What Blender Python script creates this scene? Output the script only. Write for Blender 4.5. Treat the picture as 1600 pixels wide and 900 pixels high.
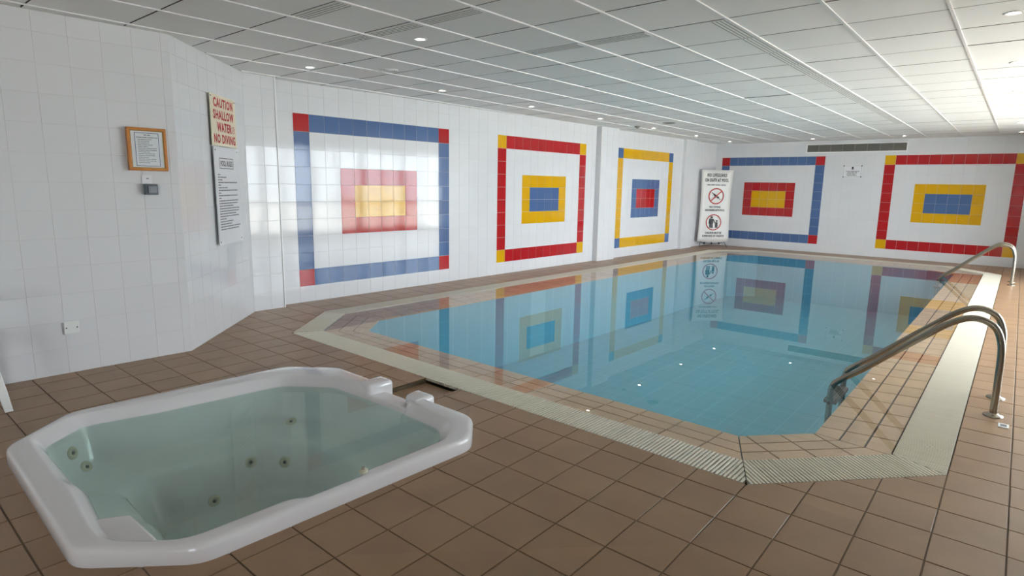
import bpy, bmesh, math, random
from mathutils import Vector, Matrix, geometry
random.seed(7)
scene = bpy.context.scene
COL = scene.collection
for o in list(bpy.data.objects): bpy.data.objects.remove(o)

# ---------------------------------------------------------------- camera
FPX = 932.9882; YAW, PITCH, ROLL = 0.7000, 0.1710, 0.0174
CAM = Vector((6.1518, -0.5539, 1.4435))
cF = Vector((-math.sin(YAW)*math.cos(PITCH), math.cos(YAW)*math.cos(PITCH), -math.sin(PITCH)))
r0 = Vector((math.cos(YAW), math.sin(YAW), 0)); u0 = r0.cross(cF)
cR = r0*math.cos(ROLL) + u0*math.sin(ROLL); cU = u0*math.cos(ROLL) - r0*math.sin(ROLL)
cam = bpy.data.objects.new('camera', bpy.data.cameras.new('camera'))
cam.data.sensor_width = 36; cam.data.lens = FPX/1600*36; cam.data.clip_start = 0.02
m = Matrix((cR, cU, -cF)).transposed().to_4x4(); m.translation = CAM
cam.matrix_world = m
COL.objects.link(cam); scene.camera = cam
def pix(P):
    d = Vector(P) - CAM; z = d.dot(cF)
    if z < 0.05: return None
    return 800 + FPX*d.dot(cR)/z, 450 - FPX*d.dot(cU)/z
def pxarea(pts):                      # how large a face shows in the photograph
    q = [pix(p) for p in pts]
    if None in q: return 0
    q = [(min(max(x, 0), 1600), min(max(y, 0), 900)) for x, y in q]
    return abs(sum(q[i][0]*q[(i+1) % len(q)][1] - q[(i+1) % len(q)][0]*q[i][1] for i in range(len(q))))/2

# ---------------------------------------------------------------- light and exposure
world = bpy.data.worlds.new('world'); scene.world = world; world.use_nodes = True
bg = world.node_tree.nodes['Background']
bg.inputs[0].default_value = (0.86, 0.93, 1.0, 1); bg.inputs[1].default_value = 5.0
sun = bpy.data.objects.new('sun', bpy.data.lights.new('sun', 'SUN')); COL.objects.link(sun)
sun.data.energy = 13; sun.data.angle = .02; sun.data.color = (1, .98, .95); sun.rotation_euler = (0, math.radians(-32), 0)   # from over the roof: lights the patio, never the room
scene.view_settings.view_transform = 'Standard'; scene.view_settings.look = 'None'
scene.view_settings.gamma = 1; scene.view_settings.use_curve_mapping = False
scene.view_settings.exposure = 1.38
H = 2.558; L = 14.80; TH = -0.0295; XR = 8.2; YN = -6.5
WINS = [(5.0, 12.5, 5), (-5.9, -3.6, 2)]  # glazed stretches of the right wall: y range, bays
for y0, y1, nb in WINS:                 # portals only guide the sky light through the glazing
    pl = bpy.data.lights.new('window_portal', 'AREA'); pl.shape = 'RECTANGLE'; pl.size = y1-y0; pl.size_y = 2.36
    pl.cycles.is_portal = True
    po = bpy.data.objects.new('window_portal', pl); COL.objects.link(po)
    po.location = (XR+.12, (y0+y1)/2, 1.19); po.rotation_euler = (math.pi/2, 0, math.pi/2)

# ---------------------------------------------------------------- materials
def lin(r, g, b):
    f = lambda c: (c/255/12.92 if c/255 <= .04045 else ((c/255+.055)/1.055)**2.4)
    return (f(r), f(g), f(b), 1)
def nodes(name):
    mt = bpy.data.materials.new(name); mt.use_nodes = True
    nt = mt.node_tree; return mt, nt, nt.nodes['Principled BSDF']
def mat(name, col, rough=.5, metal=0, var=0.0, nscale=6, namt=0.0, bump=0.0, bscale=40, spec=.5, coat=0):
    mt, nt, b = nodes(name)
    b.inputs['Base Color'].default_value = col; b.inputs['Roughness'].default_value = rough
    b.inputs['Metallic'].default_value = metal; b.inputs['Specular IOR Level'].default_value = spec
    if coat: b.inputs['Coat Weight'].default_value = coat; b.inputs['Coat Roughness'].default_value = .03
    N, K = nt.nodes.new, nt.links.new
    if var or namt:
        oi = N('ShaderNodeObjectInfo'); ge = N('ShaderNodeNewGeometry')
        ad = N('ShaderNodeMath'); ad.operation = 'ADD'
        K(oi.outputs['Random'], ad.inputs[0]); K(ge.outputs['Random Per Island'], ad.inputs[1])
        fr = N('ShaderNodeMath'); fr.operation = 'FRACT'; K(ad.outputs[0], fr.inputs[0])
        mr = N('ShaderNodeMapRange'); K(fr.outputs[0], mr.inputs[0])
        mr.inputs[3].default_value = 1-var; mr.inputs[4].default_value = 1+var
        nz = N('ShaderNodeTexNoise'); nz.inputs['Scale'].default_value = nscale; nz.inputs['Detail'].default_value = 5
        K(ge.outputs['Position'], nz.inputs['Vector'])
        m2 = N('ShaderNodeMapRange'); K(nz.outputs['Fac'], m2.inputs[0])
        m2.inputs[1].default_value = .25; m2.inputs[2].default_value = .75
        m2.inputs[3].default_value = 1-namt; m2.inputs[4].default_value = 1+namt
        mu = N('ShaderNodeMath'); mu.operation = 'MULTIPLY'; K(mr.outputs[0], mu.inputs[0]); K(m2.outputs[0], mu.inputs[1])
        vm = N('ShaderNodeVectorMath'); vm.operation = 'SCALE'; vm.inputs[0].default_value = col[:3]
        K(mu.outputs[0], vm.inputs['Scale']); K(vm.outputs[0], b.inputs['Base Color'])
    if bump:
        nz = N('ShaderNodeTexNoise'); nz.inputs['Scale'].default_value = bscale; nz.inputs['Detail'].default_value = 4
        g2 = N('ShaderNodeNewGeometry'); K(g2.outputs['Position'], nz.inputs['Vector'])
        bp = N('ShaderNodeBump'); bp.inputs['Strength'].default_value = bump; bp.inputs['Distance'].default_value = .01
        K(nz.outputs['Fac'], bp.inputs['Height']); K(bp.outputs[0], b.inputs['Normal'])
    return mt
def clear_mat(name, tint, ior=1.33):   # flat clear sheet: fresnel reflection over tinted transmission
    mt = bpy.data.materials.new(name); mt.use_nodes = True; nt = mt.node_tree
    for n in list(nt.nodes):
        if n.type != 'OUTPUT_MATERIAL': nt.nodes.remove(n)
    out = nt.nodes['Material Output']; N, K = nt.nodes.new, nt.links.new
    tr = N('ShaderNodeBsdfTransparent'); tr.inputs[0].default_value = tint
    gl = N('ShaderNodeBsdfGlossy'); gl.inputs['Roughness'].default_value = 0.0
    fr = N('ShaderNodeFresnel'); ge = N('ShaderNodeNewGeometry')   # same reflectance from both sides of the unrefracting sheet
    mr = N('ShaderNodeMapRange'); K(ge.outputs['Backfacing'], mr.inputs[0]); mr.inputs[3].default_value = ior; mr.inputs[4].default_value = 1/ior; K(mr.outputs[0], fr.inputs[0])
    mx = N('ShaderNodeMixShader'); K(fr.outputs[0], mx.inputs[0]); K(tr.outputs[0], mx.inputs[1]); K(gl.outputs[0], mx.inputs[2])
    K(mx.outputs[0], out.inputs[0]); return mt
def emit_mat(name, col, s):
    mt, nt, b = nodes(name); b.inputs['Emission Color'].default_value = col; b.inputs['Emission Strength'].default_value = s
    b.inputs['Base Color'].default_value = col; return mt
M = {}
M['white'] = mat('glazed_white', lin(228, 229, 232), .07, var=.012)
M['blue'] = mat('glazed_blue', lin(80, 110, 158), .07, var=.05)
M['red'] = mat('glazed_red', lin(186, 30, 36), .07, var=.04)
M['yellow'] = mat('glazed_yellow', lin(226, 172, 8), .07, var=.03)
M['grout'] = mat('pale_grout', lin(220, 219, 217), .8)
M['plaster'] = mat('white_plaster', lin(222, 222, 220), .7)
M['floor_tile'] = mat('brown_quarry_tile', lin(159, 127, 96), .38, var=.05, nscale=3.5, namt=.09, bump=.04, bscale=70)
M['floor_grout'] = mat('floor_grout', lin(122, 102, 82), .75, namt=.15, nscale=2)
M['coping'] = mat('buff_coping_tile', lin(206, 172, 134), .4, var=.05, nscale=5, namt=.10)
M['coping_grout'] = mat('dark_coping_grout', lin(66, 62, 62), .8)
M['grate'] = mat('cream_plastic', lin(226, 220, 203), .42, var=.02)
M['channel'] = mat('channel_concrete', lin(92, 78, 58), .8)
M['ceil'] = mat('mineral_ceiling_tile', lin(246, 246, 245), .85, var=.018, bump=.05, bscale=150)
M['seam_shade'] = mat('ceiling_seam_shade', lin(112, 111, 108), .9)  # ceiling tile sides painted dark so the seams read as shadow
M['gap'] = mat('ceiling_void', lin(70, 70, 68), .9)  # dark backing over the tiles, stands in for shade inside the seams
M['tbar'] = mat('white_enamel', lin(246, 246, 246), .3)
M['acrylic'] = mat('white_acrylic', lin(232, 230, 232), .16, coat=.3)
M['steel'] = mat('stainless_steel', lin(156, 149, 138), .22, metal=1)
M['steel_dark'] = mat('brushed_steel', lin(120, 122, 124), .4, metal=1)
M['plastic_white'] = mat('white_plastic', lin(236, 238, 236), .35)
M['cream_board'] = mat('cream_board', lin(240, 230, 204), .4)
M['paper'] = mat('white_board', lin(232, 232, 236), .4)
M['vinyl'] = mat('white_vinyl', lin(236, 234, 230), .4)
M['ink_red'] = mat('red_ink', lin(196, 38, 38), .5)
M['ink_dark'] = mat('dark_ink', lin(42, 42, 46), .5)
M['ink_grey'] = mat('grey_ink', lin(120, 122, 128), .6)
M['ink_blue'] = mat('blue_ink', lin(70, 92, 140), .6)
M['wood'] = mat('orange_wood', lin(196, 124, 54), .35, namt=.15, nscale=30)
M['gilt'] = mat('gilt_slip', lin(232, 190, 110), .25, metal=.7)
M['grey_plastic'] = mat('grey_plastic', lin(96, 104, 112), .4)
M['grey_rocker'] = mat('grey_rocker', lin(130, 138, 146), .35)
M['vent'] = mat('grey_vent', lin(150, 148, 140), .5)
M['vent_dark'] = mat('vent_dark', lin(92, 90, 84), .7)
M['black'] = mat('black_metal', lin(40, 38, 38), .4)
M['jet'] = mat('jet_plastic', lin(206, 202, 178), .4)
M['lamp'] = emit_mat('lamp_glow', (1, .9, .76, 1), 14)
M['frame'] = mat('white_window_frame', lin(232, 232, 230), .4)
M['patio'] = mat('patio_stone', lin(205, 200, 190), .8, namt=.1)
M['hedge'] = mat('hedge_green', lin(86, 108, 62), .8, namt=.3, nscale=9)
M['glass'] = clear_mat('window_glass', (.96, .98, .98, 1), 1.45)
M['water'] = clear_mat('pool_water', (.975, .99, .985, 1), 1.40)
M['spa_water'] = clear_mat('spa_water', (.81, .945, .90, 1))
def pool_tile():
    mt, nt, b = nodes('pale_blue_pool_tile'); N, K = nt.nodes.new, nt.links.new
    ge = N('ShaderNodeNewGeometry'); br = N('ShaderNodeTexBrick'); K(ge.outputs['Position'], br.inputs['Vector'])
    br.offset = 0; br.inputs['Scale'].default_value = 1; br.inputs['Brick Width'].default_value = .25; br.inputs['Row Height'].default_value = .25
    br.inputs['Mortar Size'].default_value = .005
    br.inputs['Color1'].default_value = lin(80, 166, 188); br.inputs['Color2'].default_value = lin(84, 169, 191); br.inputs['Mortar'].default_value = lin(108, 184, 202)
    K(br.outputs['Color'], b.inputs['Base Color']); b.inputs['Roughness'].default_value = .4; return mt
M['pool'] = pool_tile()

# ---------------------------------------------------------------- mesh helpers
class MB:
    def __init__(s): s.v = []; s.f = []; s.mi = []; s.mats = []; s.sm = []
    def mid(s, m):
        if m not in s.mats: s.mats.append(m)
        return s.mats.index(m)
    def add(s, vs, fs, m, smooth=False, T=None):
        n = len(s.v); k = s.mid(m)
        s.v += [tuple(T @ Vector(p)) if T else tuple(p) for p in vs]
        s.f += [tuple(i+n for i in f) for f in fs]; s.mi += [k]*len(fs); s.sm += [smooth]*len(fs)
    def box(s, x0, x1, y0, y1, z0, z1, m, T=None, c=0.0):
        if c:                                          # chamfered upper rim
            vs = [(x0, y0, z0), (x1, y0, z0), (x1, y1, z0), (x0, y1, z0), (x0, y0, z1-c), (x1, y0, z1-c), (x1, y1, z1-c), (x0, y1, z1-c),
                  (x0+c, y0+c, z1), (x1-c, y0+c, z1), (x1-c, y1-c, z1), (x0+c, y1-c, z1)]
            fs = [(3, 2, 1, 0), (0, 1, 5, 4), (1, 2, 6, 5), (2, 3, 7, 6), (3, 0, 4, 7), (4, 5, 9, 8), (5, 6, 10, 9), (6, 7, 11, 10), (7, 4, 8, 11), (8, 9, 10, 11)]
        else:
            vs = [(x0, y0, z0), (x1, y0, z0), (x1, y1, z0), (x0, y1, z0), (x0, y0, z1), (x1, y0, z1), (x1, y1, z1), (x0, y1, z1)]
            fs = [(3, 2, 1, 0), (0, 1, 5, 4), (1, 2, 6, 5), (2, 3, 7, 6), (3, 0, 4, 7), (4, 5, 6, 7)]
        s.add(vs, fs, m, False, T)
    def prism(s, top, dz, m, T=None):                  # convex top polygon (3-D, CCW from above) with a skirt of dz
        n = len(top); vs = [tuple(p) for p in top] + [(p[0], p[1], p[2]-dz) for p in top]
        fs = [tuple(range(n))] + [(i, n+i, n+(i+1) % n, (i+1) % n) for i in range(n)]
        s.add(vs, fs, m, False, T)
    def tube(s, pts, r, m, n=12, cap=True, T=None):
        P = [Vector(p) for p in pts]; vs = []; fs = []
        rr = r if isinstance(r, (list, tuple)) else [r]*len(P)
        t0 = (P[1]-P[0]).normalized(); a = t0.orthogonal().normalized()
        for i, p in enumerate(P):
            t = ((P[min(i+1, len(P)-1)]-P[i]).normalized() + (P[i]-P[max(i-1, 0)]).normalized()).normalized()
            a = (a - t*a.dot(t)).normalized(); b = t.cross(a)
            vs += [p + (a*math.cos(2*math.pi*k/n) + b*math.sin(2*math.pi*k/n))*rr[i] for k in range(n)]
        for i in range(len(P)-1):
            for k in range(n): fs.append((i*n+k, i*n+(k+1) % n, (i+1)*n+(k+1) % n, (i+1)*n+k))
        if cap: fs += [tuple(range(n-1, -1, -1)), tuple(range((len(P)-1)*n, len(P)*n))]
        s.add(vs, fs, m, True, T)
    def lathe(s, prof, m, n=28, T=None, smooth=True):  # prof: (r, z) list, axis z
        vs = []; fs = []
        for r, z in prof: vs += [(r*math.cos(2*math.pi*k/n), r*math.sin(2*math.pi*k/n), z) for k in range(n)]
        for i in range(len(prof)-1):
            for k in range(n): fs.append((i*n+k, i*n+(k+1) % n, (i+1)*n+(k+1) % n, (i+1)*n+k))
        s.add(vs, fs, m, smooth, T)
    def mesh(s, name):
        me = bpy.data.meshes.new(name); me.from_pydata(s.v, [], s.f)
        for mm in s.mats: me.materials.append(mm)
        me.polygons.foreach_set('material_index', s.mi); me.polygons.foreach_set('use_smooth', s.sm); me.update(); return me
    def build(s, name, parent=None): return link(name, s.mesh(name), parent)
def link(name, me, parent=None):
    o = bpy.data.objects.new(name, me); COL.objects.link(o)
    if parent: o.parent = parent
    return o
def tag(o, label=None, cat=None, group=None, kind=None):
    if label: o['label'] = label
    if cat: o['category'] = cat
    if group: o['group'] = group
    if kind: o['kind'] = kind
    return o
def empty(name, loc, rz=0.0, rx=0.0):
    o = bpy.data.objects.new(name, None); o.empty_display_size = .05; COL.objects.link(o)
    o.location = loc; o.rotation_euler = (rx, 0, rz); return o
def copy_tree(o, parent=None):
    c = o.copy(); COL.objects.link(c); c.parent = parent
    for ch in list(o.children): copy_tree(ch, c)
    return c
def bevel(o, w, seg=2):
    md = o.modifiers.new('bevel', 'BEVEL'); md.width = w; md.segments = seg; md.limit_method = 'ANGLE'; return o
def clip(poly, a, b, c):                                # keep a*x+b*y<=c
    out = []
    for i in range(len(poly)):
        p, q = poly[i], poly[(i+1) % len(poly)]
        dp, dq = a*p[0]+b*p[1]-c, a*q[0]+b*q[1]-c
        if dp <= 0: out.append(p)
        if (dp < 0 < dq) or (dq < 0 < dp):
            t = dp/(dp-dq); out.append((p[0]+(q[0]-p[0])*t, p[1]+(q[1]-p[1])*t))
    return out if len(out) > 2 else []
def parea(p): return abs(sum(p[i][0]*p[(i+1) % len(p)][1]-p[(i+1) % len(p)][0]*p[i][1] for i in range(len(p))))/2 if len(p) > 2 else 0
def edges(poly):                                        # outward half-planes of a CCW convex polygon
    r = []
    for i in range(len(poly)):
        p, q = poly[i], poly[(i+1) % len(poly)]; dx, dy = q[0]-p[0], q[1]-p[1]; l = math.hypot(dx, dy)
        r.append((dy/l, -dx/l, (dy*p[0]-dx*p[1])/l))
    return r
def minus(pieces, conv):                                # convex pieces minus a convex polygon
    out = []
    E = edges(conv)
    for pc in pieces:
        cur = pc
        for a, b, c in E:
            o = clip(cur, -a, -b, -c)
            if parea(o) > 2e-5: out.append(o)
            cur = clip(cur, a, b, c)
            if not cur: break
    return out
def offset(poly, d):                                    # inward offset of a CCW convex polygon (one distance or one for each edge)
    E = [(a, b, c-(d[i] if isinstance(d, list) else d)) for i, (a, b, c) in enumerate(edges(poly))]; r = []
    for i in range(len(E)):
        a1, b1, c1 = E[i-1]; a2, b2, c2 = E[i]; D = a1*b2-a2*b1
        r.append(((c1*b2-c2*b1)/D, (a1*c2-a2*c1)/D))
    return r
def text(body, w, h, m, x, z, parent, y=-.0012, name='lettering', weight=.02):
    cu = bpy.data.curves.new('text', 'FONT'); cu.body = body; cu.offset = weight; cu.space_character = 1+weight*4; cu.extrude = 0; cu.resolution_u = 2
    t = bpy.data.objects.new('text', cu); COL.objects.link(t); bpy.context.view_layer.update()
    me = bpy.data.meshes.new_from_object(t); bpy.data.objects.remove(t); bpy.data.curves.remove(cu)
    xs = [v.co.x for v in me.vertices]; ys = [v.co.y for v in me.vertices]
    sx = w/(max(xs)-min(xs)); sz = h/(max(ys)-min(ys)); cx = (max(xs)+min(xs))/2; y0 = min(ys)
    for v in me.vertices: v.co = Vector((x+(v.co.x-cx)*sx, y, z+(v.co.y-y0)*sz))
    me.materials.clear(); me.materials.append(m)
    return link(name, me, parent)

def leftclip(q, d=0.0):                                 # keep what lies on the room side of the three left walls
    k = math.tan(-.0295); out = []
    for ylo, yhi, e in ((-99, 1.461, (-1, .0295, -(.891-1.461*.0295)+d)), (1.461, 2.582, (-1, -1, -2.352+d*1.4)), (2.582, 2.935, (-1, 0, .237+d)), (2.935, 99, (-1, -k, -(14.8*k)+d))):
        p = clip(q, 0, -1, -ylo); p = clip(p, 0, 1, yhi) if p else p; p = clip(p, *e) if p else p
        if parea(p) > 2e-5: out.append(p)
    return out
# ---------------------------------------------------------------- tiled walls
MAXP = 300
def split_tiles(items, parent, name, stuffname):
    """items: (area, mesh or None, matrix, builder(MB) for the joined rest). The 300 largest become parts."""
    items.sort(key=lambda t: -t[0])
    rest = MB()
    for k, (ar, me, mtx, fn) in enumerate(items):
        if k < MAXP and ar > 0:
            if me is None:
                b = MB(); fn(b, None); me = b.mesh(name)
            o = link(name, me, parent); o.matrix_parent_inverse = Matrix(); o.matrix_basis = mtx
        else: fn(rest, mtx)
    if rest.v:
        o = rest.build(stuffname, parent); o['kind'] = 'stuff'
TILE = {}
def tile_mb(w, h, m):
    key = (round(w, 4), round(h, 4), m.name)
    if key not in TILE:
        b = MB(); c = .0012; d = .003
        vs = [(0, 0, 0), (w, 0, 0), (w, 0, h), (0, 0, h), (0, -d+c, 0), (w, -d+c, 0), (w, -d+c, h), (0, -d+c, h), (c, -d, c), (w-c, -d, c), (w-c, -d, h-c), (c, -d, h-c)]
        vs = [(x-w/2, y, z-h/2) for x, y, z in vs]
        fs = [(0, 1, 5, 4), (1, 2, 6, 5), (2, 3, 7, 6), (3, 0, 4, 7), (4, 5, 9, 8), (5, 6, 10, 9), (6, 7, 11, 10), (7, 4, 8, 11), (8, 9, 10, 11)]
        b.add(vs, fs, m); TILE[key] = (b, b.mesh('wall_tile'))
    return TILE[key]
ZB, HR, TW = .1929, .2022, .2
def mural_col(murals, ci, ri):
    for c0, frame, corner, ring, heart in murals:
        i, j = ci-c0, ri-1
        if 0 <= i < 12 and 0 <= j < 10:
            if (i in (0, 11)) and (j in (0, 9)): return corner
            if i in (0, 11) or j in (0, 9): return frame
            if 4 <= i <= 7 and 4 <= j <= 5: return heart
            if 3 <= i <= 8 and 3 <= j <= 6: return ring
    return 'white'
def wall(name, P, Q, phase=0.0, murals=(), cols=None, thick=.12, tiles=True, depth_ext=0, label=None, z1=H):
    """wall seen from the room with P on the left; local x along PQ, -y into the room. cols: explicit list of (x0, x1, column index)"""
    P, Q = Vector(P), Vector(Q); d = Q-P; Ln = d.length; ang = math.atan2(d.y, d.x)
    b = MB(); b.box(0, Ln, 0, thick, -.12, z1+.05, M['grout'])
    w = b.build(name); w.location = (P.x, P.y, 0); w.rotation_euler = (0, 0, ang); w['kind'] = 'structure'
    if not tiles: return w
    T = Matrix.Translation((P.x, P.y, 0)) @ Matrix.Rotation(ang, 4, 'Z')
    if cols is None:
        cols = []; k0 = math.floor(-phase/TW)
        for k in range(k0, int((Ln-phase)/TW)+1):
            x0, x1 = max(0, phase+k*TW), min(Ln, phase+(k+1)*TW)
            if x1-x0 > .012: cols.append((x0, x1, k))
    rows = [(0, ZB, 0)] + [(ZB+HR*(i-1), min(ZB+HR*i, z1-.002), i) for i in range(1, 13) if ZB+HR*(i-1) < z1-.02]
    items = []; g = .0012
    for x0, x1, ci in cols:
        for a0, a1, ri in rows:
            tw, thh = x1-x0-2*g, a1-a0-2*g
            bb, me = tile_mb(tw, thh, M[mural_col(murals, ci, ri)])
            cx, cz = (x0+x1)/2, (a0+a1)/2
            mtx = Matrix.Translation((cx, 0.001, cz)) @ Matrix.Rotation(random.gauss(0, .0017), 4, 'X') @ Matrix.Rotation(random.gauss(0, .0017), 4, 'Z')
            ar = pxarea([T @ Vector(p) for p in ((x0, 0, a0), (x1, 0, a0), (x1, 0, a1), (x0, 0, a1))])
            items.append((ar, me, mtx, (lambda b_, mt_, bb=bb: b_.add(bb.v, bb.f, bb_mat(bb), False, mt_))))
    split_tiles(items, w, 'wall_tile', 'wall_tile_field')
    return w
def bb_mat(b): return b.mats[0]
wx = lambda y: (L-y)*math.tan(TH)                      # x of the mural wall at depth y
lx = lambda y: .891-(1.461-y)*.0295                    # x of the near left wall
cth = math.cos(TH)
# mural wall between the pilasters: columns laid so that each mural starts on a tile edge
P0 = Vector((wx(2.93), 2.93)); Q0 = Vector((wx(L), L))
def along(y): return (y-2.93)/cth
def colrun(starts, end):
    out = []
    for n, (s, k0) in enumerate(starts):
        stop = starts[n+1][0] if n+1 < len(starts) else end
        x = s; k = k0
        while x < stop-.012:
            x2 = min(x+TW, stop)
            if stop-x2 < .03: x2 = stop
            out.append((x, x2, k)); x = x2; k += 1
    return out
a0, b0, c0 = along(3.2055), along(6.63), along(10.1435)
cw = .9735*TW
cols = []
x = a0
while x > .012: cols.append((max(0, x-TW), x, -5)); x -= TW
cols += colrun([(a0, 100), (b0, 200)], along(9.40))
cols += [(along(9.95), c0, -5)] + [(c0+cw*i, c0+cw*(i+1), 300+i) for i in range(12)]
x = c0+12*cw
while x < (Q0-P0).length-.012: x2 = min(x+TW, (Q0-P0).length); cols.append((x, x2, 400)); x = x2
wall('wall_left', P0, Q0, cols=cols, murals=[(100, 'blue', 'red', 'red', 'yellow'), (200, 'red', 'yellow', 'yellow', 'blue'), (300, 'yellow', 'blue', 'blue', 'red')])
D0, E0 = .1713, .1713+18*TW*.9965
cols = [(0, D0, -5)] + [(D0+TW*i, D0+TW*(i+1), 100+i) for i in range(12)]
gap = (E0-D0-12*TW)/6
cols += [(D0+12*TW+gap*i, D0+12*TW+gap*(i+1), -5) for i in range(6)]
cols += [(E0+TW*i, E0+TW*(i+1), 200+i if i < 12 else -5) for i in range(int((XR-E0)/TW))]
wall('wall_far', (0, L), (XR, L), cols=cols, murals=[(100, 'blue', 'red', 'red', 'yellow'), (200, 'red', 'yellow', 'yellow', 'blue')])
wl = Vector((lx(YN), YN)); wq = Vector((.891, 1.461)); LW = (wq-wl).length
wall('wall_left_near', wl, wq, phase=(LW-1.206) % .2017)
wc = Vector((-.237, 2.582)); wall('wall_diagonal', wq, wc, phase=.10)
# pilasters standing proud of the mural wall: front, near side and far side
def pilaster(name, y0, y1, d, near=True):
    xf0, xf1 = wx(y0)+d, wx(y1)+d
    w = wall(name, (xf0, y0), (xf1, y1), thick=d+.05)
    if near:
        b = MB()
        n = wall(name+'_side', (wx(y0)-.02, y0-.001), (xf0+.004, y0-.001), thick=.03)
        n.parent = w; n.matrix_parent_inverse = (Matrix.Translation((xf0, y0, 0)) @ Matrix.Rotation(math.atan2(y1-y0, xf1-xf0), 4, 'Z')).inverted()
        n.name = 'side_face'; del n['kind']
    return w
pilaster('trim_1', 2.582, 2.935, .125, near=False)
pilaster('trim_2', 9.36, 9.97, .105)
pilaster('trim_3', 12.95, 13.5, .075)
# white metal corner bead where the pilaster ends
b = MB(); b.box(-.006, .006, -.006, .006, 0, H, M['tbar'])
o = b.build('trim_4'); o.location = (wx(2.935)+.131, 2.938, 0); o['kind'] = 'structure'
wall('wall_near', (XR, YN), (lx(YN), YN), tiles=False)

# ---------------------------------------------------------------- right wall with window bays, outside
b = MB(); b.box(0, .15, YN, -5.9, -.12, H+.05, M['plaster']); b.box(0, .15, WINS[1][1], WINS[0][0], -.12, H+.05, M['plaster']); b.box(0, .15, WINS[0][1], L, -.12, H+.05, M['plaster'])
for y0, y1, nb in WINS: b.box(0, .15, y0, y1, 2.38, H+.05, M['plaster']); b.box(0, .15, y0, y1, -.12, .02, M['plaster'])
b.box(-1.4, 0, 12.62, L, -.004, H+.05, M['plaster'])        # unseen block added to shade the far wall from the glazing
o = b.build('wall_right'); o.location = (XR, 0, 0); o['kind'] = 'structure'
wn = 0
for ya_, yb_, nb in WINS:
    bw = (yb_-ya_)/nb
    for i in range(nb):
        y0, y1 = ya_+i*bw, ya_+(i+1)*bw; wn += 1
        b = MB()
        for yy in (y0, (y0+y1)/2-.03, y1-.06): b.box(.03, .10, yy, yy+.06, .02, 2.38, M['frame'])
        for zz in (.02, .82, 2.32): b.box(.03, .10, y0, y1, zz, zz+.06, M['frame'])
        w = b.build('window_%d' % wn); w.location = (XR, 0, 0); w['kind'] = 'structure'
        for ya, yb in ((y0+.06, (y0+y1)/2-.03), ((y0+y1)/2+.03, y1-.06)):
            for za, zb in ((.08, .82), (.88, 2.32)):
                b = MB(); b.add([(.06, ya, za), (.06, yb, za), (.06, yb, zb), (.06, ya, zb)], [(0, 1, 2, 3)], M['glass']); b.build('pane', w)
b = MB(); b.box(XR+.15, 40, -15, 40, -.2, -.02, M['patio']); o = b.build('ground_outside'); o['kind'] = 'structure'

# ---------------------------------------------------------------- pool outline
O = [(.93, 2.36), (5.283, 2.312), (6.028, 3.12), (6.028, 13.25), (5.2, 14.12), (1.38, 14.12), (.58, 13.3), (.278, 3.14)]
CWD = [.38, .375, .415, .40, .38, .40, .37, .40]           # coping width on each side
G = offset(O, .262); W = offset(O, [.262+w for w in CWD])
ZE = -.034                                             # coping falls away to the pool edge
RX0, RX1, RY0 = 2.88, 3.25, 1.72                        # lowered spill tray between hot tub and channel
near_y = lambda x: O[0][1]+(O[1][1]-O[0][1])*(x-O[0][0])/(O[1][0]-O[0][0])
TUB = [(2.32, -.03), (3.61, -.06), (3.94, .27), (4.0, 1.68), (3.80, 1.90), (2.39, 1.91), (2.08, 1.65), (2.0, .32)]
TUBH = offset(TUB, .03)
# floor: grout bed with openings, brown tiles laid on it
FL = [(lx(YN)-.1, YN), (XR+.03, YN), (XR+.03, L), (wx(L)-.05, L), (wx(2.9)-.05, 2.9), (-.28, 2.56), (.85, 1.44)]
holeO = [O[0], (RX0, near_y(RX0)), (RX0, 1.88), (RX1, 1.88), (RX1, near_y(RX1))] + O[1:]
def tess(loops, z, b, m):
    pts = [p for l in loops for p in l]
    tris = geometry.tessellate_polygon([[Vector((p[0], p[1], 0)) for p in l] for l in loops])
    vs = [(p[0], p[1], z) for p in pts]; fs = []
    for t in tris:
        a, b_, c = (Vector(vs[i]) for i in t)
        fs.append(tuple(t) if (b_-a).cross(c-a).z > 0 else tuple(reversed(t)))
    b.add(vs, fs, m)
def skirt(loop, z0, z1, b, m, closed=True):
    n = len(loop); vs = [(p[0], p[1], z0) for p in loop]+[(p[0], p[1], z1) for p in loop]
    b.add(vs, [(i, (i+1) % n, n+(i+1) % n, n+i) for i in range(n if closed else n-1)], m)
fb = MB(); tess([FL, holeO, TUBH], -.004, fb, M['floor_grout']); skirt(holeO, -.004, -.14, fb, M['channel']); skirt(TUBH, -.004, -.1, fb, M['floor_grout'])
fb.add([(RX0, 1.80, -.038), (RX1, 1.80, -.038), (RX1, near_y(RX1), -.040), (RX0, near_y(RX0), -.040)], [(0, 1, 2, 3)], M['floor_tile'])
fb.add([(RX0, near_y(RX0), -.040), (RX1, near_y(RX1), -.040), (RX1, near_y(RX1), -.14), (RX0, near_y(RX0), -.14)], [(0, 1, 2, 3)], M['channel'])
floor = fb.build('floor'); floor['kind'] = 'structure'
px_, py_ = .25, .2564; X0, Y0 = 6.028, 2.167; gp = .0035
recess = [(RX0, 1.5), (RX1, 1.5), (RX1, near_y(RX1)+.02), (RX0, near_y(RX0)+.02)]
FE = [(FL[i], FL[i+1]) for i in (3, 4, 5, 6-1)]
full = MB(); full.box(-px_/2+gp, px_/2-gp, -py_/2+gp, py_/2-gp, -.010, 0, M['floor_tile'], c=.0015)
fullme = full.mesh('floor_tile')
items = []
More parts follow.
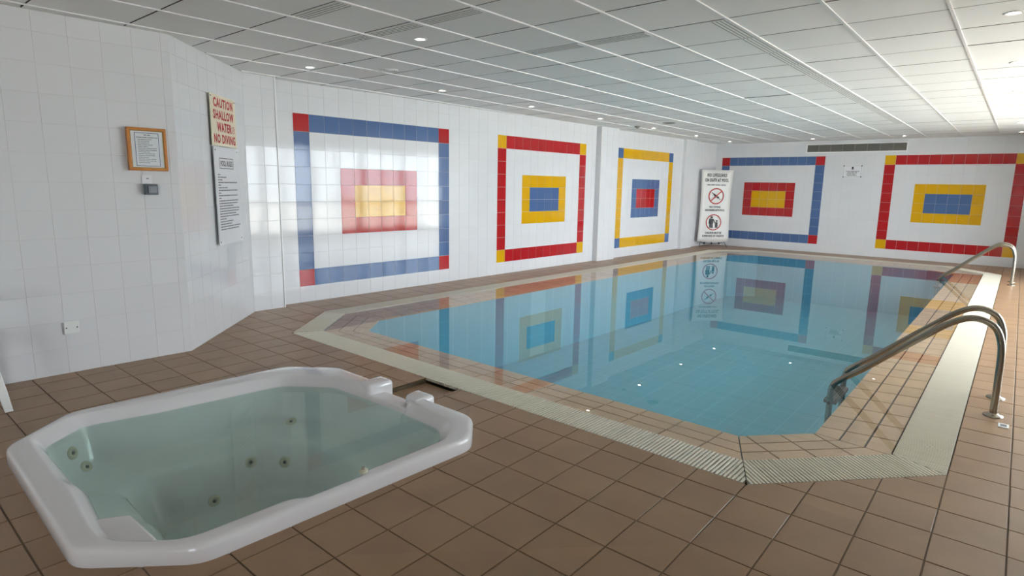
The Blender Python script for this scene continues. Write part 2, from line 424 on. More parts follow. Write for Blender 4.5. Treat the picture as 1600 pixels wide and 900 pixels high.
for i in range(int((-.6-X0)/px_)-1, int((XR-X0)/px_)+1):
    for j in range(int((YN-Y0)/py_)-1, int((L-Y0)/py_)+1):
        xa, xb, ya, yb = X0+i*px_, X0+(i+1)*px_, Y0+j*py_, Y0+(j+1)*py_
        q = [(xa+gp, ya+gp), (xb-gp, ya+gp), (xb-gp, yb-gp), (xa+gp, yb-gp)]
        A = parea(q)
        for a_, b_, c_ in ((1, 0, XR), (0, 1, L), (0, -1, -YN)): q = clip(q, a_, b_, c_) if q else q
        if not q: continue
        pcs = leftclip(q, .002)
        if not pcs: continue
        if len(pcs) > 1 and abs(sum(parea(p) for p in pcs)-parea(q)) < 1e-6: pcs = [q]
        pcs = minus(pcs, O); pcs = minus(pcs, TUBH) if pcs else pcs; pcs = minus(pcs, recess) if pcs else pcs
        if not pcs: continue
        ar = sum(pxarea([(p[0], p[1], 0) for p in pc]) for pc in pcs)
        if len(pcs) == 1 and abs(parea(pcs[0])-A) < 1e-6:
            mt_ = Matrix.Translation(((xa+xb)/2, (ya+yb)/2, random.uniform(-.0006, .0006)))
            items.append((ar, fullme, mt_, lambda b_, m_: b_.add(full.v, full.f, M['floor_tile'], False, m_)))
        else:
            items.append((ar, None, Matrix(), lambda b_, m_, pcs=pcs: [b_.prism([(p[0], p[1], 0) for p in pc], .01, M['floor_tile']) for pc in pcs]))
split_tiles(items, floor, 'floor_tile', 'floor_tile_field')

# pool basin: overflow channel bed, sloping coping bed, walls, bottom
pb = MB(); n = len(O)
def ring(A, za, B, zb, m):
    vs = [(p[0], p[1], za) for p in A]+[(p[0], p[1], zb) for p in B]; n = len(A)
    pb.add(vs, [(i, (i+1) % n, n+(i+1) % n, n+i) for i in range(n)], m)
ring(O, -.14, G, -.14, M['channel']); ring(G, -.14, G, -.018, M['channel']); ring(G, -.018, W, ZE-.009, M['coping_grout']); ring(W, ZE-.009, W, ZE-.02, M['coping'])
ring(W, ZE-.02, W, -1.0, M['pool']); tess([W], -1.0, pb, M['pool'])
basin = pb.build('pool_basin'); basin['kind'] = 'structure'; tag(basin, 'pale blue tiled swimming pool basin with buff tiled coping')
items = []; g = .006
for i in range(n):
    o0, o1, w0, w1 = (Vector(p) for p in (G[i], G[(i+1) % n], W[i], W[(i+1) % n]))
    u = (o1-o0).normalized(); nn = Vector((-u.y, u.x)); Ls = (o1-o0).length
    CW = CWD[i]; quad = [(0, 0), (Ls, 0), ((w1-o0).dot(u), CW), ((w0-o0).dot(u), CW)]
    E = [(a, b_, c-.004) for a, b_, c in edges(quad)]; E[0] = (0, -1, -.002); E[2] = (0, 1, CW)
    ncol = max(1, round(Ls/.25)); pc = Ls/ncol
    for r in range(3):
        for k in range(ncol):
            rw = CW/3; q = [(k*pc+g, r*rw+g), ((k+1)*pc-g, r*rw+g), ((k+1)*pc-g, (r+1)*rw-(g if r < 2 else 0)), (k*pc+g, (r+1)*rw-(g if r < 2 else 0))]
            for e in E: q = clip(q, *e) if q else q
            if parea(q) < 1e-4: continue
            top = [((o0+u*p[0]+nn*p[1]).x, (o0+u*p[0]+nn*p[1]).y, -.010+(ZE+.010)*p[1]/CW) for p in q]
            items.append((pxarea(top), None, Matrix(), lambda b_, m_, top=top: b_.prism(top, .012, M['coping'])))
split_tiles(items, basin, 'coping_tile', 'coping_tile_field')
b = MB(); tess([G], -.005, b, M['water']); tag(b.build('pool_water'), 'still clear blue water filling the swimming pool', 'water', kind='stuff')

# ---------------------------------------------------------------- overflow grating in short sections
side_lab = ['white slatted overflow grating along the pool edge beside the hot tub', 'white slatted overflow grating across the cut pool corner by the ladder',
            'white slatted overflow grating on the ladder side of the pool', 'white slatted overflow grating at the cut corner beyond the far ladder',
            'white slatted overflow grating below the wall with the long vent', 'white slatted overflow grating at the cut corner by the lifeguard banner',
            'white slatted overflow grating along the three-mural wall', 'white slatted overflow grating at the cut corner below the pool rules board']
PIT, SW, GW = .0215, .0135, .262
sl = MB(); sl.box(-SW/2, SW/2, .004, GW-.004, -.022, 0, M['grate'], c=.002); slme = sl.mesh('slat')
rods = {}
for i in range(n):
    o0, o1, g0, g1 = (Vector(p) for p in (O[i], O[(i+1) % n], G[i], G[(i+1) % n]))
    u = (o1-o0).normalized(); Ls = (o1-o0).length; ang = math.atan2(u.y, u.x)
    E = edges([(0, 0), (Ls, 0), ((g1-o0).dot(u), GW), ((g0-o0).dot(u), GW)])
    ns = max(1, round(Ls/(.45 if i < 2 else 1.0))); sec = Ls/ns
    for s in range(ns):
        xa = s*sec; root = empty('drain_grating', (o0.x+u.x*xa, o0.y+u.y*xa, .001), ang)
        tag(root, side_lab[i], 'drain grating', side_lab[i].replace('white slatted ', ''))
        lo, hi = max(0, (g0-o0).dot(u)*.0)-xa, Ls-xa
        rb = MB()
        for yy in (.06, .20):
            e0 = max(.004, (g0-o0).dot(u)*yy/GW+.004-xa); e1 = min(sec-.004, Ls-(Ls-(g1-o0).dot(u))*yy/GW-.004-xa)
            if e1 > e0: rb.box(e0, e1, yy-.006, yy+.006, -.02, -.006, M['grate'])
        if rb.v: rb.build('connecting_rod', root)
        nsl = round(sec/PIT); PT = sec/nsl; off = PT/2
        single = (i == 1) or (i == 0 and xa > 1.6)
        joined = MB()
        for k in range(nsl):
            xs = off+k*PT
            q = [(xa+xs-SW/2, .004), (xa+xs+SW/2, .004), (xa+xs+SW/2, GW-.004), (xa+xs-SW/2, GW-.004)]; A = parea(q); q2 = q
            for e in E: q2 = clip(q2, e[0], e[1], e[2]-.003) if q2 else q2
            if parea(q2) < 2e-4: continue
            whole = abs(parea(q2)-A) < 1e-6
            if whole and single: ob = link('slat', slme, root); ob.location = (xs, 0, 0)
            elif whole: joined.add(sl.v, sl.f, M['grate'], False, Matrix.Translation((xs, 0, 0)))
            else:
                top = [(p[0]-xa, p[1], 0) for p in q2]
                if single: bb = MB(); bb.prism(top, .022, M['grate']); bb.build('slat', root)
                else: joined.prism(top, .022, M['grate'])
        if joined.v: ob = joined.build('slats', root); ob['kind'] = 'stuff'

# ---------------------------------------------------------------- ceiling
cb = MB(); tess([[(-.5, YN), (XR+.03, YN), (XR+.03, L+.02), (-.5, L+.02)]], H+.024, cb, M['gap'])
cb.f = [tuple(reversed(f)) for f in cb.f]
ceil = cb.build('ceiling'); ceil['kind'] = 'structure'
CX, CY, GX, GY = 3.92, 2.968, .5835, .604
left_edge = lambda y: (wx(y) if y > 2.95 else (lx(y) if y < 1.46 else 2.352-y))-.06
xs = [CX+GX*k for k in range(-8, 8)]; ys = [CY+GY*k for k in range(-16, 21)]
drop = {(round(3.3365, 2), 7): -.004, (round(5.6705, 2), 4): -.004}
items = []
ctm = {}
for ix, x in enumerate(xs):
    for iy, y in enumerate(ys):
        x0, x1, y0, y1 = x+.010, min(x+GX-.010, XR), max(y+.006, YN), min(y+GY-.006, L)
        if y1-y0 < .02 or x1-x0 < .02: continue
        q = [(x0, y0), (x1, y0), (x1, y1), (x0, y1)]; pcs = leftclip(q, .03)
        if sum(parea(p) for p in pcs) < 1e-3: continue
        if abs(sum(parea(p) for p in pcs)-parea(q)) < 1e-6: pcs = [q]
        z = H + drop.get((round(x, 2), iy-16), 0) + random.uniform(-.001, .001)
        key = tuple(tuple(sorted((round(p[0]-x, 3), round(p[1]-y, 3)) for p in pc)) for pc in pcs)
        if key not in ctm:
            bb = MB()
            for pc in pcs:
                nq = len(pc); vs = [(p[0]-x, p[1]-y, 0) for p in pc]+[(p[0]-x, p[1]-y, .018) for p in pc]
                bb.add(vs, [tuple(range(nq-1, -1, -1))], M['ceil']); bb.add(vs, [(k, (k+1) % nq, nq+(k+1) % nq, nq+k) for k in range(nq)], M['seam_shade'])
            ctm[key] = (bb, bb.mesh('ceiling_tile'))
        bb, me = ctm[key]
        ar = pxarea([(p[0], p[1], H) for p in q])
        items.append((ar, me, Matrix.Translation((x, y, z)), lambda b_, m_, bb=bb: [b_.add(bb.v, [f], bb.mats[k], False, m_) for f, k in zip(bb.f, bb.mi)]))
split_tiles(items, ceil, 'ceiling_tile', 'ceiling_tile_field')
for x in xs:
    ya = YN; 
    while ya < L and x < left_edge(ya)+.07: ya += .05
    if L-ya < .3 or x > XR: continue
    b = MB(); b.box(x-.009, x+.009, ya, L, H-.008, H+.004, M['tbar']); b.build('grid_bar', ceil)

# ---------------------------------------------------------------- hot tub
TC = Vector((3.02, .92)); NA = 540
INN = [(2.30, .09), (2.92, .07), (3.02, .087), (3.45, .05), (3.62, .05), (3.76, .165), (3.845, .27), (3.865, .70), (3.925, .735), (3.925, .99), (3.895, 1.06), (3.905, 1.31), (3.912, 1.55),
       (3.825, 1.677), (3.73, 1.755), (3.27, 1.79), (2.9, 1.785), (2.58, 1.765), (2.283, 1.528), (2.25, 1.34), (2.18, .72), (2.10, .328)]
def radial(poly, sm):
    r = []
    for k in range(NA):
        a = 2*math.pi*k/NA; d = Vector((math.cos(a), math.sin(a))); best = 9
        for i in range(len(poly)):
            p, q = Vector(poly[i])-TC, Vector(poly[(i+1) % len(poly)])-TC; e = q-p
            D = d.x*(-e.y)+d.y*e.x
            if abs(D) < 1e-9: continue
            t = (p.x*(-e.y)+p.y*e.x)/D; s_ = (d.x*p.y-d.y*p.x)/D
            if t > 0 and -1e-6 <= s_ <= 1+1e-6: best = min(best, t)
        r.append(best)
    for _ in range(2): r = [sum(r[(k+j) % NA] for j in range(-sm, sm+1))/(2*sm+1) for k in range(NA)]
    return r
ro, ri = radial(TUB, 3), radial(INN, 3)
ZR = .08
def lp(f, z): return [(f(k), z) for k in range(NA)]
loops = [lp(lambda k: ro[k]-.006, -.012), lp(lambda k: ro[k], .004), lp(lambda k: ro[k], ZR-.028), lp(lambda k: ro[k]-.006, ZR-.012), lp(lambda k: ro[k]-.018, ZR-.003), lp(lambda k: ro[k]-.032, ZR),
         lp(lambda k: min(ri[k]+.022, ro[k]-.036), ZR), lp(lambda k: ri[k]+.009, ZR-.003), lp(lambda k: ri[k], ZR-.012), lp(lambda k: ri[k]-.022, .055), lp(lambda k: ri[k]-.058, .0), lp(lambda k: ri[k]-.09, -.17),
         lp(lambda k: ri[k]-.11, -.205), lp(lambda k: ri[k]-.14, -.222), lp(lambda k: ri[k]*.66+.02, -.25), lp(lambda k: ri[k]*.63+.01, -.262), lp(lambda k: ri[k]*.61, -.29),
         lp(lambda k: ri[k]*.55, -.52), lp(lambda k: ri[k]*.52, -.56), lp(lambda k: ri[k]*.48, -.57), lp(lambda k: .02, -.575)]
vs = []; fs = []
for li, lo in enumerate(loops):
    for k, (r, z) in enumerate(lo):
        a = 2*math.pi*k/NA; x, y = TC.x+r*math.cos(a), TC.y+r*math.sin(a)
        if 1 < li < 11 and y > 1.60 and 2.93 < x < 3.22+(1.92-y)*.85: z = min(z, .020)
        vs.append((x, y, z))
for i in range(len(loops)-1):
    for k in range(NA): fs.append((i*NA+k, (i+1)*NA+k, (i+1)*NA+(k+1) % NA, i*NA+(k+1) % NA))
fs = [tuple(reversed(f)) for f in fs]
tub = empty('hot_tub', (TC.x, TC.y, 0)); tag(tub, 'white moulded acrylic hot tub with cut corners sunk in the brown tiled floor', 'hot tub')
T = Matrix.Translation((-TC.x, -TC.y, 0))
b = MB(); b.add(vs, fs, M['acrylic'], True, T); b.build('shell', tub)
def blob(name, pts, z0, z1, parent, w=.03):
    b = MB(); b.prism([(p[0], p[1], z1) for p in pts], z1-z0, M['acrylic'], T); nn = len(pts)
    o = b.build(name, parent); bevel(o, w, 4)
    for p in o.data.polygons: p.use_smooth = True
    return o
blob('spout_cheek', [(2.80, 1.79), (2.94, 1.77), (2.95, 1.985), (2.80, 1.985)], -.02, .090, tub)
blob('spout_cheek', [(3.235, 1.84), (3.38, 1.80), (3.39, 1.975), (3.21, 1.975)], -.02, .090, tub)
blob('corner_step', [(3.30, .03), (3.66, .03), (3.74, .17), (3.69, .21), (3.41, .205)], -.26, .034, tub, .02)
for (x, y, z, nx, ny, nz) in [(2.246, .269, -.086, .75, .63, .19), (2.236, .329, -.196, .66, .56, .50), (3.16, .118, -.03, .05, .85, .40), (2.565, .883, -.515, .97, -.11, .21),
                              (2.436, 1.485, -.216, .30, -.39, .87), (2.557, 1.128, -.349, .97, -.11, .21), (2.639, 1.315, -.389, .61, -.76, .24)]:
    q = Vector((nx, ny, nz)).to_track_quat('Z', 'Y').to_matrix().to_4x4()
    b = MB(); TT = Matrix.Translation((x-TC.x, y-TC.y, z)) @ q
    b.lathe([(.0, .004), (.016, .004), (.018, .010), (.026, .010), (.036, .006), (.038, -.006)], M['jet'], 20, TT)
    j = b.build('water_jet', tub); b = MB(); b.lathe([(.0, .0095), (.009, .0095), (.010, .003)], M['vent_dark'], 12, TT); b.build('nozzle', j)
b = MB(); b.lathe([(.022, -.004), (.022, .006), (.017, .012), (.008, .014), (0, .014)], M['jet'], 18, Matrix.Translation((3.905-TC.x, 1.035-TC.y, ZR)))
b.lathe([(.008, .012), (.008, .024), (0, .026)], M['steel'], 12, Matrix.Translation((3.905-TC.x, 1.035-TC.y, ZR))); b.build('air_control', tub)
wr = [ri[k]-.047 for k in range(NA)]
b = MB(); b.add([(TC.x+wr[k]*math.cos(2*math.pi*k/NA), TC.y+wr[k]*math.sin(2*math.pi*k/NA), .014) for k in range(NA)], [tuple(range(NA))], M['spa_water'])
tag(b.build('hot_tub_water'), 'still pale green water in the white hot tub', 'water', kind='stuff')

# ---------------------------------------------------------------- pool ladders
def smooth_path(pts, seg=6):
    P = [Vector(p) for p in pts]; out = []
    for i in range(len(P)-1):
        p0, p1, p2, p3 = P[max(i-1, 0)], P[i], P[i+1], P[min(i+2, len(P)-1)]
        for s in range(seg):
            t = s/seg
            out.append(.5*((2*p1)+(-p0+p2)*t+(2*p0-5*p1+4*p2-p3)*t*t+(-p0+3*p1-3*p2+p3)*t**3))
    out.append(P[-1]); return out
RP = [(6.175, 0), (6.172, .2), (6.168, .40), (6.155, .50), (6.117, .585), (6.044, .627), (5.96, .622), (5.863, .565), (5.766, .48), (5.595, .327), (5.412, .158), (5.275, .045), (5.225, -.01), (5.212, -.08), (5.212, -.25), (5.212, -.80)]
def ladder(y, label):
    t = empty('pool_ladder', (6.175, y, 0)); tag(t, label, 'pool ladder')
    for dy in (0, .454):
        b = MB(); b.tube(smooth_path([(p[0]-6.175, dy, p[1]) for p in RP]), .0215, M['steel'], 16); r = b.build('rail', t)
        b = MB(); b.lathe([(.022, .022), (.026, .020), (.030, .014), (.052, .010), (.056, .004), (.056, 0)], M['steel'], 24, Matrix.Translation((0, dy, 0))); b.build('base_flange', r)
    for z in (-.15, -.40, -.65):
        b = MB(); b.box(5.165-6.175, 5.255-6.175, .015, .439, z-.02, z+.012, M['steel_dark']); s = b.build('tread', t); bevel(s, .006)
        b = MB()
        for k in range(5): b.box(5.172-6.175+k*.017, 5.180-6.175+k*.017, .03, .424, z+.012, z+.017, M['black'])
        b.build('grip_strip', s)
        for dy in (0, .454):
            b = MB(); b.lathe([(0, .034), (.010, .034), (.013, .028), (.013, 0)], M['black'], 10, Matrix.Translation((5.212-6.175, dy, z)) @ Matrix.Rotation(math.pi/2 if dy == 0 else -math.pi/2, 4, 'X')); b.build('bolt', s)
    return t
ladder(4.353, 'stainless steel pool ladder with arched handrails beside the small white floor plate')
ladder(11.78, 'stainless steel pool ladder with arched handrails by the red-framed mural')
pt = empty('floor_plate', (6.232, 4.175, .001)); tag(pt, 'small white printed plate on the floor by the ladder foot', 'plate')
b = MB(); b.box(-.027, .027, -.04, .04, -.001, .004, M['plastic_white'], c=.001); b.build('plate', pt)
b = MB(); b.box(-.016, .016, -.022, .022, .004, .0045, M['ink_grey'], c=.0002); b.build('print', pt)

# ---------------------------------------------------------------- wall signs (local x right, z up, -y out of the wall)
def wallobj(name, p, ang, z, off=.007):
    o = empty(name, (p[0]+math.sin(ang)*off, p[1]-math.cos(ang)*off, z), ang); return o
def board(t, w, h, m, name='board', d=.006, y=0):
    b = MB(); b.box(-w/2, w/2, y-d, y, 0, h, m); return b.build(name, t)
def lines(t, rows, m, name='small_print', y=-.0072):
    b = MB()
    for x0, x1, z, h in rows:
        x = x0
        while x < x1-.004:                                  # short words with gaps
            wl = min(random.uniform(.016, .05)*max(1, h/.008), x1-x); b.add([(x, y, z), (x+wl, y, z), (x+wl, y, z+h), (x, y, z+h)], [(0, 1, 2, 3)], m); x += wl+h*.7
    o = b.build(name, t); return o
def rect(t, x0, x1, z0, z1, wd, m, name, y=-.0072):
    b = MB()
    for a in ((x0, x1, z0, z0+wd), (x0, x1, z1-wd, z1), (x0, x0+wd, z0, z1), (x1-wd, x1, z0, z1)):
        b.add([(a[0], y, a[2]), (a[1], y, a[2]), (a[1], y, a[3]), (a[0], y, a[3])], [(0, 1, 2, 3)], m)
    return b.build(name, t)
def screws(t, pts, m, y=-.006, r=.008):
    for x, z in pts:
        b = MB(); b.lathe([(0, .003), (r*.7, .003), (r, 0)], m, 10, Matrix.Translation((x, y, z)) @ Matrix.Rotation(math.pi/2, 4, 'X')); b.build('screw', t)
dang = math.atan2(1.121, -1.128)
mid = ((.435-.0)/2, 0)
t = wallobj('caution_sign', (.216, 2.136), dang, 1.757, .022); tag(t, 'cream caution sign with tall red lettering on the diagonal wall', 'sign')
board(t, .61, .462, M['cream_board'])
for k, (s, w, x) in enumerate([('CAUTION', .47, .0), ('SHALLOW', .50, .0), ('WATER', .36, -.0), ('NO DIVING', .52, .0)]):
    text(s, w, .086, M['ink_red'], x, .350-k*.109, t, y=-.0075, weight=.036)
b = MB(); R90 = Matrix.Rotation(math.pi/2, 4, 'X'); b.lathe([(.028, 0), (.034, 0)], M['ink_red'], 24, Matrix.Translation((.225, -.0075, .17)) @ R90, False)
b.add([(.203, -.0075, .155), (.207, -.0075, .150), (.247, -.0075, .185), (.243, -.0075, .19)], [(0, 1, 2, 3)], M['ink_red']); b.build('no_diving_symbol', t)
screws(t, [(-.285, .44), (.285, .44)], M['grey_plastic'])
t = wallobj('pool_rules_board', (.216, 2.136), dang, .832, .026); tag(t, 'white pool rules board of small print below the red caution sign', 'sign')
board(t, .60, .915, M['paper'], d=.008)
rect(t, -.19, .15, .715, .815, .006, M['ink_dark'], 'title_box', -.009); text('POOL RULES', .29, .052, M['ink_dark'], -.02, .738, t, y=-.0092, weight=.02)
rw = []
for k, w in enumerate([.06, .2, .11, .48, .06, .22, .48, .06, .47, .06, .48, .46, .34, .49, .48, .40, .47, .14, .32, .28, .5, .46]): rw.append((-.25, -.25+w, .655-k*.0245, .010))
lines(t, rw, M['ink_grey'], 'small_print', -.0092)
screws(t, [(-.27, .885), (.27, .885), (-.27, .03), (.27, .03)], M['grey_plastic'], y=-.008)
lang = math.pi/2-math.atan(.0295)
t = wallobj('certificate_frame', (lx(1.24), 1.24), lang, 1.503, .024); tag(t, 'certificate in an orange wooden frame above the grey switch', 'picture frame')
b = MB(); b.box(-.118, .118, -.010, .012, .015, .310, M['paper']); b.build('certificate', t)
for a in ((-.136, .136, 0, .020), (-.136, .136, .305, .325), (-.136, -.116, .02, .305), (.116, .136, .02, .305)):
    b = MB(); b.box(a[0], a[1], -.022, .016, a[2], a[3], M['wood']); bevel(b.build('frame_rail', t), .003)
rect(t, -.116, .116, .02, .305, .006, M['gilt'], 'gilt_slip', -.0135)
rect(t, -.084, .084, .035, .288, .004, M['ink_blue'], 'printed_border', -.0106)
lines(t, [(-.02, .025, .268, .006), (-.075, .075, .250, .005)]+[(-.065, -.065+random.uniform(.06, .14), .235-k*.0135, .004) for k in range(14)], M['ink_grey'], 'small_print', -.0106)
b = MB(); b.add([(-.116, -.0150, .02), (.116, -.0150, .02), (.116, -.0150, .305), (-.116, -.0150, .305)], [(0, 1, 2, 3)], M['glass']); b.build('pane', t)
t = wallobj('switch_box', (lx(1.24), 1.24), lang, 1.318); tag(t, 'grey surface-mounted switch box below the framed certificate', 'switch')
b = MB(); b.box(-.046, .046, -.05, 0, 0, .083, M['grey_plastic']); bevel(b.build('housing', t), .006, 3)
b = MB(); b.box(-.028, .034, -.058, -.049, .014, .068, M['grey_rocker']); bevel(b.build('rocker', t), .008, 3)
t = wallobj('wall_label', (lx(1.225), 1.225), lang, 1.404); tag(t, 'small clear plastic label on the tiles above the grey switch', 'label')
b = MB(); b.box(-.036, .036, -.003, 0, 0, .066, M['paper']); b.build('plate', t)
b = MB(); b.box(-.004, .014, -.0036, -.003, .036, .044, M['ink_grey']); b.build('print', t)
t = wallobj('socket_plate', (lx(.640), .640), lang, .298); tag(t, 'white blank socket plate with two screws low on the tiled wall', 'socket plate')
b = MB(); b.box(-.047, .047, -.012, 0, 0, .092, M['plastic_white']); bevel(b.build('plate', t), .004, 3)
screws(t, [(-.033, .046), (.033, .046)], M['ink_dark'], y=-.012, r=.005)
t = wallobj('wall_notice', (3.152, L), 0, 1.725); tag(t, 'small white notice with four dark corner screws between the far murals', 'sign')
board(t, .40, .295, M['paper'], d=.005)
rect(t, -.18, .18, .022, .272, .004, M['ink_grey'], 'printed_border', -.0062); screws(t, [(-.178, .268), (.178, .268), (-.178, .026), (.178, .026)], M['black'], y=-.005, r=.014)
b = MB(); b.lathe([(0, 0), (.022, 0)], M['ink_dark'], 16, Matrix.Translation((0, -.0062, .225)) @ R90, False); b.box(-.03, .03, -.0064, -.0061, .186, .194, M['ink_dark']); b.box(-.012, .012, -.0064, -.0061, .196, .215, M['ink_dark']); b.build('emblem', t)
lines(t, [(-.13, .14, .142, .012), (-.10, .10, .112, .012), (-.11, .08, .082, .012), (-.10, .09, .052, .012)], M['ink_dark'], 'small_print', -.0062)
# long vent
t = wallobj('wall_vent', (3.15, L), 0, 2.300); tag(t, 'long grey louvred air vent high on the far wall', 'vent')
b = MB(); b.box(-.985, .985, -.012, 0, 0, .182, M['vent_dark']); b.build('backing', t)
for a in ((-1.0, 1.0, -.01, .012), (-1.0, 1.0, .172, .194), (-1.0, -.98, .012, .172), (.98, 1.0, .012, .172)):
    b = MB(); b.box(a[0], a[1], -.022, 0, a[2], a[3], M['tbar']); b.build('frame_rail', t)
for k in range(1, 8): b = MB(); b.box(-.98+k*.245-.006, -.98+k*.245+.006, -.021, 0, .012, .172, M['vent']); b.build('divider', t)
for k in range(11):
    b = MB(); z = .018+k*.0143; b.add([(-.98, -.019, z), (.98, -.019, z), (.98, -.006, z+.010), (-.98, -.006, z+.010), (-.98, -.019, z-.002), (.98, -.019, z-.002), (.98, -.006, z+.008), (-.98, -.006, z+.008)],
        [(0, 1, 2, 3), (7, 6, 5, 4), (0, 4, 5, 1), (2, 6, 7, 3)], M['vent']); b.build('louvre', t)

# ---------------------------------------------------------------- lifeguard banner
bl, br_ = Vector((.06, 13.80)), Vector((.63, 14.38)); d = br_-bl; bang = math.atan2(d.y, d.x); BWD = d.length
t = empty('banner_stand', ((bl.x+br_.x)/2, (bl.y+br_.y)/2, 0), bang); tag(t, 'white lifeguard warning banner on a thin black stand in the room corner', 'banner')
b = MB(); nx, nz = 10, 14; vs = []; fs = []
for j in range(nz+1):
    for i in range(nx+1):
        u, v = i/nx-.5, j/nz; hw = BWD*(.5-.035*math.sin(math.pi*v))
        vs.append((u*2*hw, .02*math.cos(u*3.0)-.02+.012*math.sin(math.pi*v), .125+1.765*v-.012*math.cos(u*6)*(1 if j == 0 else 0)))
for j in range(nz):
    for i in range(nx): fs.append((j*(nx+1)+i, j*(nx+1)+i+1, (j+1)*(nx+1)+i+1, (j+1)*(nx+1)+i))
b.add(vs, fs, M['vinyl'], True); sh = b.build('banner_sheet', t); md = sh.modifiers.new('solid', 'SOLIDIFY'); md.thickness = .004; md.offset = 1
Y = -.013
text('NO LIFEGUARD', .50, .085, M['ink_dark'], .0, 1.72, t, y=Y, weight=.03); text('ON DUTY AT POOL', .60, .085, M['ink_dark'], .0, 1.60, t, y=Y, weight=.03)
ln = lines(t, [(-.24, .24, 1.515, .022)], M['ink_grey'], 'small_print', Y)
def flatring(x, z, r0_, r1_, m, name):
    b = MB(); b.lathe([(r0_, 0), (r1_, 0)], m, 36, Matrix.Translation((x, Y, z)) @ R90, False); return b.build(name, t)
def disc(b, x, z, r, m, y): b.lathe([(0, 0), (r, 0)], m, 14, Matrix.Translation((x, y, z)) @ R90, False)
def quad(b, x0, z0, x1, z1, w, m, y):
    dx, dz = x1-x0, z1-z0; l = math.hypot(dx, dz); px, pz = -dz/l*w/2, dx/l*w/2
    b.add([(x0+px, y, z0+pz), (x0-px, y, z0-pz), (x1-px, y, z1-pz), (x1+px, y, z1+pz)], [(0, 1, 2, 3)], m)
s1 = flatring(.01, 1.255, .172, .197, M['ink_red'], 'no_diving_symbol'); b = MB()
quad(b, -.12, 1.135, .14, 1.375, .026, M['ink_red'], Y-.001); b.build('slash', s1)
b = MB(); disc(b, .055, 1.225, .026, M['ink_dark'], Y-.0005); disc(b, -.02, 1.27, .024, M['ink_dark'], Y-.0005); quad(b, -.06, 1.31, .03, 1.245, .03, M['ink_dark'], Y-.0005); quad(b, -.11, 1.345, -.05, 1.30, .014, M['ink_dark'], Y-.0005); quad(b, .05, 1.225, .12, 1.17, .014, M['ink_dark'], Y-.0005); b.build('figure', s1)
text('NO DIVING', .27, .052, M['ink_dark'], .0, .965, t, y=Y, weight=.025); text('ANYWHERE INTO POOL', .50, .052, M['ink_dark'], .0, .885, t, y=Y, weight=.025)
s2 = flatring(-.01, .61, .176, .198, M['ink_red'], 'supervision_symbol'); b = MB()
disc(b, -.065, .735, .030, M['ink_dark'], Y); quad(b, -.068, .70, -.068, .58, .095, M['ink_dark'], Y); quad(b, -.09, .60, -.095, .475, .036, M['ink_dark'], Y); quad(b, -.045, .60, -.042, .475, .036, M['ink_dark'], Y); quad(b, -.025, .69, .025, .60, .022, M['ink_dark'], Y); quad(b, -.112, .69, -.122, .58, .024, M['ink_dark'], Y); b.build('adult_figure', s2)
b = MB(); disc(b, .068, .645, .024, M['ink_dark'], Y); quad(b, .066, .615, .066, .54, .062, M['ink_dark'], Y); quad(b, .052, .55, .050, .475, .024, M['ink_dark'], Y); quad(b, .082, .55, .084, .475, .024, M['ink_dark'], Y); quad(b, .02, .60, .05, .605, .018, M['ink_dark'], Y); b.build('child_figure', s2)
text('CHILDREN MUST BE', .42, .052, M['ink_dark'], .0, .325, t, y=Y, weight=.025); text('SUPERVISED BY PARENTS', .56, .052, M['ink_dark'], .0, .245, t, y=Y, weight=.025)
for s in (-1, 1):
    b = MB(); b.tube([(s*.30, .02, .14), (s*.355, -.06, .006)], .007, M['black'], 8); b.build('foot', t)
    b = MB(); b.tube([(s*.36, .012, 1.87), (0, .05, .95)], .006, M['black'], 8); b.build('upper_arm', t)
    b = MB(); b.tube([(s*.36, .012, .15), (0, .05, .95)], .006, M['black'], 8); b.build('lower_arm', t)
b = MB(); b.tube([(-.28, .03, .10), (-.1, .05, .08), (.1, .05, .08), (.28, .03, .10)], .006, M['black'], 8); b.build('cross_bar', t)
for x in (-.19, 0, .19): b = MB(); b.lathe([(0, .014), (.02, .014), (.024, 0), (.02, -.014), (0, -.014)], M['black'], 12, Matrix.Translation((x, .045, .085)) @ R90); b.build('knob', t)

# ---------------------------------------------------------------- ceiling fittings
def downlight(x, y, label, group):
    t = empty('downlight', (x, y, H)); tag(t, label, 'ceiling light', group)
    t2 = PROTO.get('dl')
    if t2 is None:
        b = MB(); b.lathe([(.036, .006), (.038, -.005), (.052, -.006), (.056, 0)], M['tbar'], 24); m1 = b.mesh('trim_ring')
        b = MB(); b.lathe([(0, -.002), (.018, -.0035), (.034, .002), (.037, .006)], M['lamp'], 20); m2 = b.mesh('lamp')
        PROTO['dl'] = (m1, m2)
    m1, m2 = PROTO['dl']; link('trim_ring', m1, t); link('lamp', m2, t)
PROTO = {}
for y in (2.87, 4.65, 6.40, 8.24, 10.15, 12.13): downlight(.60, y, 'small round downlight in the ceiling row along the three-mural wall', 'downlights along the mural wall')
for y in (4.495, 6.35, 8.26, 10.15, 12.13): downlight(5.965, y, 'small round downlight in the ceiling row over the pool ladders', 'downlights over the ladder side')
for x in (.62, 2.45, 4.16, 5.98): downlight(x, 14.03, 'small round downlight in the ceiling row near the long vent', 'downlights near the far wall')
downlight(2.39, 2.744, 'single round downlight in the ceiling beyond the slotted diffuser', 'downlights over the hot tub')
